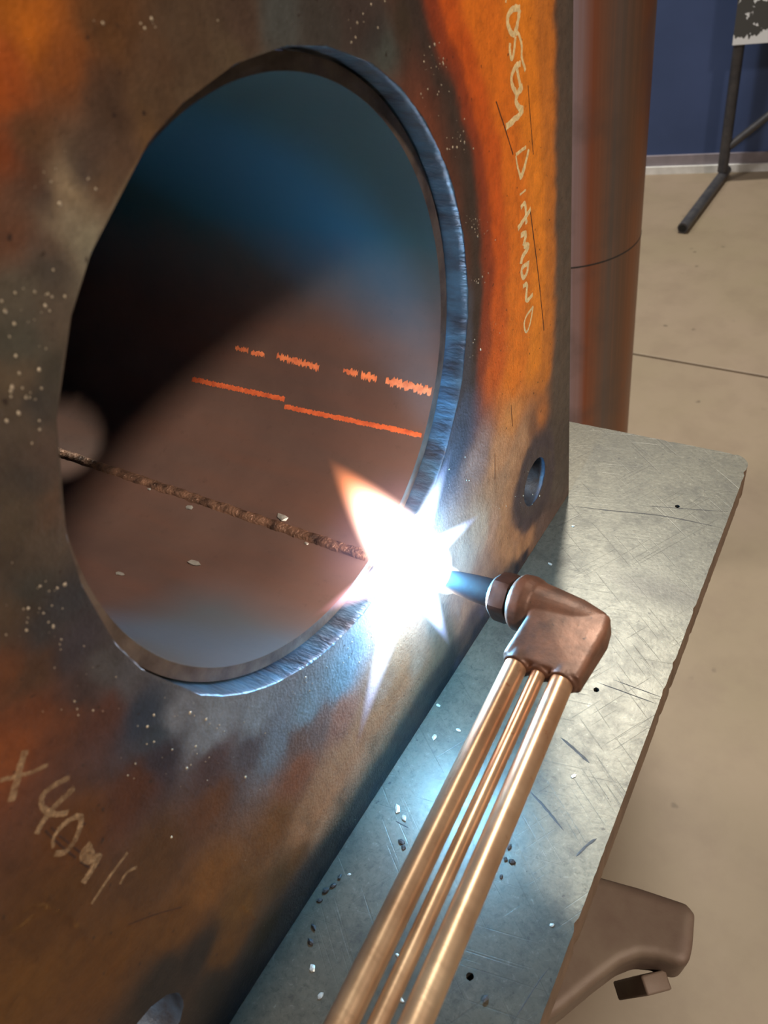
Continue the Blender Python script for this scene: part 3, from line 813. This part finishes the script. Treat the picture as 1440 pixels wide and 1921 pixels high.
# ------------------------------------------------------------------ flame
FL = np.array([0.0100, 0.2059, 0.9127])
flame = tag(empty('cutting_flame', tuple(FL)), 'white-hot blue-edged gas flame splaying from the torch tip', 'flame')
fd = bpy.data.lights.new('flame_light', 'POINT'); fd.energy = 2.0; fd.color = (0.03, 0.50, 1.0); fd.shadow_soft_size = 0.004
fo_ = bpy.data.objects.new('flame_light', fd); COL.objects.link(fo_); fo_.location = tuple(FL); keep(fo_, flame)
fd2 = bpy.data.lights.new('flame_glow_light', 'POINT'); fd2.energy = 0.20; fd2.color = (1.0, 0.82, 0.66); fd2.shadow_soft_size = 0.004
fo2_ = bpy.data.objects.new('flame_glow_light', fd2); COL.objects.link(fo2_); fo2_.location = tuple(on_x((818, 1120), 0.014)); keep(fo2_, flame)
def mat_flame(name, base, tip, strength, tpow=1.4):
    t = NT(name)
    v = t.coord('Object')
    sx = t.n('ShaderNodeSeparateXYZ'); t.l(v, sx.inputs[0])
    z = sx.outputs['Z']
    rho = t.math('SQRT', t.math('ADD', t.math('MULTIPLY', sx.outputs['X'], sx.outputs['X']), t.math('MULTIPLY', sx.outputs['Y'], sx.outputs['Y'])))
    # tapering radius: sqrt rise near base, straight taper to the tip
    prof = t.math('MAXIMUM', t.math('SUBTRACT', 1.0, t.math('POWER', t.math('MAXIMUM', z, 0.0), 1.7)), 0.02)
    q = t.math('DIVIDE', rho, prof)
    rad = t.math('POWER', t.math('SUBTRACT', 1.0, t.math('MULTIPLY', q, q), True), 2.2)
    ax = t.math('POWER', t.math('SUBTRACT', 1.0, t.math('MAXIMUM', z, 0.0), True), tpow)
    basef = t.math('SUBTRACT', 1.0, t.math('MULTIPLY', t.math('MINIMUM', z, 0.0), -4.0), True)
    s = t.math('MULTIPLY', t.math('MULTIPLY', rad, ax), t.math('MULTIPLY', basef, strength))
    col = t.mix(t.ramp(z, [(0.15, 0.0), (0.75, 1.0)]), base, tip)
    e = t.n('ShaderNodeEmission'); t.l(col, e.inputs[0]); t.l(s, e.inputs[1])
    t.l(e.outputs[0], t.out.inputs['Volume'])
    return t.m
M_FL_BLUE = mat_flame('flame_blue', (0.85, 0.95, 1.0), (0.35, 0.5, 1.0), 2600, 2.4)
M_FL_ORANGE = mat_flame('flame_orange', (1.0, 0.86, 0.8), (1.0, 0.30, 0.12), 2400, 2.0)
M_FL_PINK = mat_flame('flame_pink', (1.0, 0.9, 0.95), (1.0, 0.45, 0.55), 2200, 2.3)
def tongue_mesh():
    prof = [(-0.25, 0.02)] + [(-0.25 + 0.25 * k / 5, math.sqrt(max(0.0004, 1 - (1 - k / 5) ** 2)) * 1.0) for k in range(1, 5)] + [(0.1 * k, max(0.03, 1 - (0.1 * k) ** 1.7)) for k in range(0, 11)]
    vs, fs = lathe(prof, (0, 0, 0), (0, 0, 1), 24, (0, 1, 0))
    return vs, fs
def tongue(a, b, r, mat, flat=1.0, sink=None):
    vs, fs = tongue_mesh()
    a = np.array(a, float); b = np.array(b, float)
    o = from_py('flame_tongue', vs, fs, mat)
    x, y, z = frame(b - a, (1, 0, 0)) if flat != 1.0 else frame(b - a, (0.2, 0.1, 0.9))
    L = np.linalg.norm(b - a)
    # y axis of the frame lies closest to the plate normal
    o.matrix_world = Matrix(((x[0] * r, y[0] * r * flat, z[0] * L, a[0]), (x[1] * r, y[1] * r * flat, z[1] * L, a[1]), (x[2] * r, y[2] * r * flat, z[2] * L, a[2]), (0, 0, 0, 1)))
    o.parent = flame; o.matrix_parent_inverse = Matrix.Translation(-Vector(FL))
    return o
tongue(on_x((772, 1035), 0.008), on_x((856, 822), 0.003), 0.0058, M_FL_BLUE)
tongue(on_x((785, 1050), 0.009), on_x((910, 958), 0.006), 0.0056, M_FL_BLUE)
tongue(on_x((770, 1060), 0.009), on_x((848, 1222), 0.007), 0.0078, M_FL_BLUE)
tongue(on_x((765, 1055), 0.008), on_x((660, 1430), 0.003), 0.0070, M_FL_BLUE)
tongue(on_x((765, 1060), 0.006), on_x((572, 1164), 0.000), 0.0080, M_FL_PINK)
tongue(on_x((775, 1055), 0.006), on_x((606, 848), -0.018), 0.0175, M_FL_ORANGE)
tongue(TIP, on_x((730, 1045), 0.0), 0.0075, M_FL_BLUE)
def mat_glow(name, col, strength, p):
    t = NT(name); ln = t.n('ShaderNodeVectorMath', operation='LENGTH'); t.l(t.coord(), ln.inputs[0])
    s = t.math('MULTIPLY', t.math('POWER', t.math('SUBTRACT', 1.0, ln.outputs['Value'], True), p), strength)
    e = t.n('ShaderNodeEmission'); e.inputs[0].default_value = (*col, 1); t.l(s, e.inputs[1]); t.l(e.outputs[0], t.out.inputs['Volume'])
    return t.m
def glow(name, c, r, mat):
    bm = bmesh.new(); bmesh.ops.create_icosphere(bm, subdivisions=3, radius=1.0)
    o = from_bm(name, bm, mat); o.location = tuple(c); o.scale = (r, r, r); keep(o, flame); return o
glow('flame_core', on_x((768, 1052), 0.007), 0.0140, mat_glow('flame_core', (0.92, 0.97, 1.0), 1400, 1.9))
glow('flame_halo', on_x((765, 1055), 0.008), 0.045, mat_glow('flame_halo', (0.42, 0.48, 1.0), 11, 1.6))  # glowing ball for outer flame glow and lens bloom together

# ------------------------------------------------------------------ background column
def mat_column():
    t = NT('streaked_tube'); v = t.coord()
    sx = t.n('ShaderNodeSeparateXYZ'); t.l(v, sx.inputs[0])
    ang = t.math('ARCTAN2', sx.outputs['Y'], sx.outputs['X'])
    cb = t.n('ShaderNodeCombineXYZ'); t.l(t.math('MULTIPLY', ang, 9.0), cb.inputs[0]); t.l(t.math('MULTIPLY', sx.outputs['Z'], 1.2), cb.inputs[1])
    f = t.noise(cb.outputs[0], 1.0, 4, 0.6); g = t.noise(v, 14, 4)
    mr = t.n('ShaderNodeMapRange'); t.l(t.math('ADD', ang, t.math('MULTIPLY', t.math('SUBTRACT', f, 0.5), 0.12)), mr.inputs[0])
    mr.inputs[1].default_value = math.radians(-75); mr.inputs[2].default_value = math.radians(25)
    c = t.ramp(mr.outputs[0], [(0.0, lin((150, 96, 70))), (0.10, lin((176, 160, 172))), (0.19, lin((166, 138, 140))), (0.25, lin((150, 92, 68))), (0.33, lin((136, 98, 80))), (0.42, lin((112, 100, 94))), (0.55, lin((116, 90, 74))), (0.68, lin((132, 84, 54))), (0.9, lin((118, 74, 46)))])  # lavender stops at the left are a light sheen put into the ramp
    cb2 = t.n('ShaderNodeCombineXYZ'); t.l(t.math('MULTIPLY', ang, 40.0), cb2.inputs[0]); t.l(t.math('MULTIPLY', sx.outputs['Z'], 2.5), cb2.inputs[1])
    h = t.noise(cb2.outputs[0], 1.0, 3)
    c = t.mix(t.math('MULTIPLY', t.ramp(h, [(0.45, 0.0), (0.7, 1.0)]), 0.3), c, lin((158, 112, 90)))
    c = t.mix(t.math('MULTIPLY', t.ramp(g, [(0.5, 0.0), (0.7, 1.0)]), 0.35), c, lin((90, 84, 82)))
    t.bsdf(c, 0.38, 0.55, 0.5, t.bump(h, 0.1, 0.001))
    return t.m
_q = at_depth((1205, 400), 1.15); _h = unit((_q - CAM)[:2]); CC = _q[:2] - 0.1095 * np.array([_h[1], -_h[0]])
col_e = tag(empty('steel_column', (CC[0], CC[1], 0)), 'tall round steel column with brown and grey streaks behind the table', 'column')
vs, fs = lathe([(0.012, 0.1025), (0.012, 0.1095), (0.35, 0.1095), (1.0, 0.1095), (1.45, 0.1095), (1.45, 0.1025)], (0, 0, 0), (0, 0, 1), 96, (0, 1, 0))
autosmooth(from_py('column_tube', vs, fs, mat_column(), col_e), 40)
# scored ring round the tube
zr = at_depth((1150, 542), 1.06)[2]
vs = []; fs = []
for k in range(97):
    a = 2 * math.pi * k / 96
    for dz, dr in ((-0.0012, 0.0001), (0, 0.0005), (0.0012, 0.0001)): vs.append((math.cos(a) * (0.1095 + dr), math.sin(a) * (0.1095 + dr), zr + dz))
for k in range(96):
    for j in range(2): fs.append((3 * k + j, 3 * k + 3 + j, 3 * k + 4 + j, 3 * k + 1 + j))
from_py('scored_ring', vs, fs, M_SCRATCH, col_e)
bm = bmesh.new(); add_box(bm, (-0.18, -0.18, 0.0), (0.18, 0.18, 0.012)); bevel_all(bm, 0.002)
from_bm('foot_plate', bm, M_LEG, col_e)

# ------------------------------------------------------------------ stand by the wall
ST = np.array([-0.489, 2.924])
stand = tag(empty('sign_stand', (ST[0], ST[1], 0)), 'dark tubular stand holding a paint-flaked board by the navy wall', 'stand')
def mat_board():
    t = NT('flaked_white_board'); v = t.coord()
    sx = t.n('ShaderNodeSeparateXYZ'); t.l(v, sx.inputs[0])
    n1 = t.noise(v, 34, 3, 0.6); n2 = t.noise(t.mapping(v, (30, 30, 9)), 1.0, 3)
    zz = t.math('SUBTRACT', sx.outputs['Z'], 0.425)
    lowp = t.math('GREATER_THAN', t.math('SUBTRACT', t.math('MULTIPLY', n2, 0.13), zz), 0.038)
    dots = t.math('GREATER_THAN', n1, 0.66)
    c = t.mix(t.math('MAXIMUM', lowp, dots), lin((66, 66, 66)), lin((215, 218, 224)))
    t.bsdf(c, 0.6)
    return t.m
wd3 = np.array([wd[0], wd[1], 0.0]); wn3 = np.array([wn[0], wn[1], 0.0])
def L3(s, o, z): return wd3 * s + wn3 * o + np.array([0, 0, z])
def tube_part(name, pts, r, parent=stand, n=16):
    vs, fs = tube_path(pts, r, n); return autosmooth(from_py(name, vs, fs, M_STAND, parent), 50)
fe = on_z((1280, 428), 0.018) - np.array([ST[0], ST[1], 0])
for s0 in (0.0, 0.95):
    tube_part('post', [L3(s0, 0, 0.034), L3(s0, 0, 0.7), L3(s0, 0, 1.5)], 0.017)
    d = unit(np.array([fe[0], fe[1], 0]))
    e0 = L3(s0, 0, 0.0175) - d * 0.055; e1 = L3(s0, 0, 0.0175) + np.array([fe[0], fe[1], 0])
    tube_part('foot_bar', [e0, (e0 + e1) / 2, e1], 0.0165)
    vs, fs = lathe([(0.0, 0.0165), (0.0006, 0.0165), (0.0006, 0.012), (-0.02 + 0.021, 0.012)], e1, d, 20)
    tube_part('end_shade_disc', [e1 - d * 0.0, e1 + d * 0.0012], 0.0115).data.materials[0] = M_HOLE_DARK  # dark disc stands in for the shaded inside of the tube
b0 = np.array([0, 0, 0.11]); tube_part('brace', [L3(0.012, 0.0, 0.115), L3(0.47, 0, 0.52)], 0.0125); tube_part('brace', [L3(0.938, 0.0, 0.115), L3(0.48, 0, 0.52)], 0.0125)
vs = [L3(s, o, z) for z in (0.425, 1.5) for o in (0.0195, 0.0245) for s in (-0.02, 0.97)]
o = from_py('board', vs, [(0, 1, 3, 2), (4, 6, 7, 5), (0, 4, 5, 1), (2, 3, 7, 6), (0, 2, 6, 4), (1, 5, 7, 3)], mat_board(), stand, smooth=False)
bm = bmesh.new(); bm.from_mesh(o.data); bmesh.ops.recalc_face_normals(bm, faces=bm.faces); bm.to_mesh(o.data); bm.free()

# ------------------------------------------------------------------ cast support below the table edge
def mat_cast():
    t = NT('dark_cast_steel'); v = t.coord()
    a = t.noise(v, 24, 5, 0.6); b = t.noise(v, 150, 4, 0.7)
    c = t.mix(t.ramp(a, [(0.35, 0.0), (0.7, 1.0)]), lin((112, 97, 83)), lin((94, 75, 65)))
    t.bsdf(c, 0.6, 0.1, 0.4, t.bump(b, 0.3, 0.0008)); return t.m
M_CAST = mat_cast()
ZS = 0.60
sup_px = [(1040, 1655), (1120, 1640), (1200, 1662), (1290, 1692), (1306, 1712), (1302, 1770), (1294, 1812), (1270, 1808), (1235, 1795), (1200, 1792), (1165, 1806), (1120, 1840), (1060, 1890), (1000, 1935), (930, 1990), (860, 1990), (900, 1800)]
sp = [on_z(p, ZS) for p in sup_px]
base = (0.02, 0.20)
support = tag(empty('cast_support', (base[0], base[1], 0)), 'dark brown cast steel support with a blunt heel jutting under the table edge', 'support')
def cast_body():
    bm = bmesh.new(); top = [bm.verts.new(Vector(p)) for p in sp]
    bot = [bm.verts.new(Vector((p[0] - 0.004, p[1] + 0.004, ZS - 0.045))) for p in sp]
    n = len(sp); bm.faces.new(top); bm.faces.new(bot[::-1])
    for i in range(n): bm.faces.new((top[i], bot[i], bot[(i + 1) % n], top[(i + 1) % n]))
    bmesh.ops.recalc_face_normals(bm, faces=bm.faces)
    o = from_bm('heel', bm, M_CAST)
    md = o.modifiers.new('b', 'BEVEL'); md.width = 0.006; md.segments = 4; md.limit_method = 'ANGLE'; md.angle_limit = math.radians(50)
    md = o.modifiers.new('r', 'REMESH'); md.mode = 'VOXEL'; md.voxel_size = 0.0016
    md = o.modifiers.new('s', 'SMOOTH'); md.factor = 0.5; md.iterations = 8
    me = bpy.data.meshes.new_from_object(o.evaluated_get(bpy.context.evaluated_depsgraph_get()))
    o.modifiers.clear(); o.data = me
    if not me.materials: me.materials.append(M_CAST)
    for p in me.polygons: p.use_smooth = True
    return o
keep(cast_body(), support)
q = on_z((1195, 1850), ZS - 0.06)
bm = bmesh.new(); vv = add_box(bm, (-0.009, -0.006, -0.02), (0.009, 0.006, 0.034)); bevel_all(bm, 0.0015)
o = from_bm('wedge', bm, M_CAST); o.location = tuple(q); o.rotation_euler = (0.3, 0.2, 0.8); keep(o, support)
bm = bmesh.new(); add_box(bm, (-0.03, 0.02, 0.06), (0.05, 0.16, ZS - 0.01)); bevel_all(bm, 0.008, 3)
o = from_bm('pedestal', bm, M_CAST); keep(o, support)
bm = bmesh.new(); add_box(bm, (-0.10, -0.02, 0.0), (0.085, 0.22, 0.065)); bevel_all(bm, 0.01, 3)
o = from_bm('foot', bm, M_CAST); keep(o, support)

# ------------------------------------------------------------------ loose slag flakes
M_FLAKE = mat_simple('pale_slag', (190, 188, 178), (130, 126, 118), 300, 0.35, 0.4)
M_CRUMB = mat_simple('black_slag', (34, 30, 30), (52, 46, 44), 300, 0.6, 0.1)
def flake(px, r, dark, seed, place='table', name='slag_flake'):
    rr = random.Random(seed)
    bm = bmesh.new(); bmesh.ops.create_icosphere(bm, subdivisions=1, radius=1.0)
    for v in bm.verts:
        v.co *= rr.uniform(0.7, 1.25); v.co.x *= rr.uniform(0.9, 1.1) * r * 1.3; v.co.y *= r * 0.8; v.co.z *= r * (0.28 if not dark else 0.5)
    rot = Matrix.Rotation(rr.uniform(0, 6.28), 3, 'Z')
    if place == 'table':
        q = on_z(px, TZ); zmin = min(v.co.z for v in bm.verts)
        for v in bm.verts: v.co = rot @ v.co; v.co.z -= zmin
    o = from_bm(name, bm, M_CRUMB if dark else M_FLAKE, smooth=False)
    o.location = tuple(q)
    return o
FLK = [((815, 1383), 1.6), ((745, 1517), 2.0), ((758, 1535), 1.6), ((860, 1370), 1.3), ((822, 1324), 1.2), ((1075, 987), 1.2), ((1032, 1059), 1.4), ((1076, 1456), 1.2), ((586, 1816), 1.6), ((601, 1868), 1.3), ((655, 1641), 0.9), ((1035, 1736), 1.0), ((746, 1793), 1.1), ((754, 1877), 1.0)]
for k, (p, mm) in enumerate(FLK):
    if p[0] > 1000 and p[1] < 1100: lb = 'pale slag fleck in the plate shadow edge beyond the torch head'
    elif p[0] > 1000: lb = 'pale slag fleck on the open table between tubes and table edge'
    elif p[1] < 1600: lb = 'pale slag flake on the blue-lit table between plate and brass tubes'
    else: lb = 'pale slag flake in the dim table strip beside the brass tubes'
    tag(flake(p, mm * 0.001, False, 50 + k), lb, 'slag flake', lb.replace('pale slag', 'slag'))
CRM = [((945, 1585), 1.7), ((955, 1590), 1.3), ((960, 1617), 1.6), ((948, 1612), 1.2), ((611, 1672), 1.6), ((625, 1662), 1.4), ((638, 1645), 1.3), ((600, 1690), 1.3), ((589, 1740), 1.4), ((583, 1768), 1.6), ((753, 1580), 1.5), ((757, 1590), 1.3), ((940, 1645), 1.0), ((910, 1875), 1.4)]
for k, (p, mm) in enumerate(CRM):
    lb = 'black slag crumb on the table next to the outer brass tube' if p[0] > 900 else ('black slag crumb against the foot of the base plate' if p[0] < 700 else 'black slag crumb midway between plate and brass tubes')
    tag(flake(p, mm * 0.001, True, 80 + k, name='slag_crumb'), lb, 'slag crumb', lb.replace('black slag', 'slag'))
def bore_px(p):
    d = ray(p); o = CAM[1:] - HC; dd = d[1:]; a = dd @ dd; b = o @ dd; c = o @ o - PR_IN ** 2
    t = (-b + math.sqrt(b * b - a * c)) / a; return CAM + d * t
for k, (p, mm) in enumerate((((356, 953), 1.9), ((530, 972), 2.4), ((365, 1059), 2.6), ((225, 1078), 1.8), ((575, 1020), 1.0), ((280, 918), 1.0))):
    rr = random.Random(300 + k); q = bore_px(p); nv = np.array([0, HC[0] - q[1], HC[1] - q[2]]) / PR_IN
    bm = bmesh.new(); bmesh.ops.create_icosphere(bm, subdivisions=1, radius=1.0)
    x, y, z = frame(nv, (1, 0, 0))
    for v in bm.verts:
        c = v.co * rr.uniform(0.7, 1.25) * mm * 0.001; v.co = Vector(y * c.x * 1.5 + x * c.y * 0.8 + z * (c.z * 0.35 + 0.0003 * mm))
    o = from_bm('slag_flake', bm, M_FLAKE, smooth=False); o.location = tuple(q)
    tag(o, ('grey slag chip just below the weld seam inside the pipe', 'large grey slag chip just above the weld seam inside the pipe', 'long grey slag flake on the pipe floor well below the seam',
            'brownish slag chip on the pipe floor near its mouth', 'tiny slag grain beside the seam close to the flame', 'tiny slag grain above the seam beside the shaded bore')[k], 'slag flake', 'slag flakes inside the pipe')
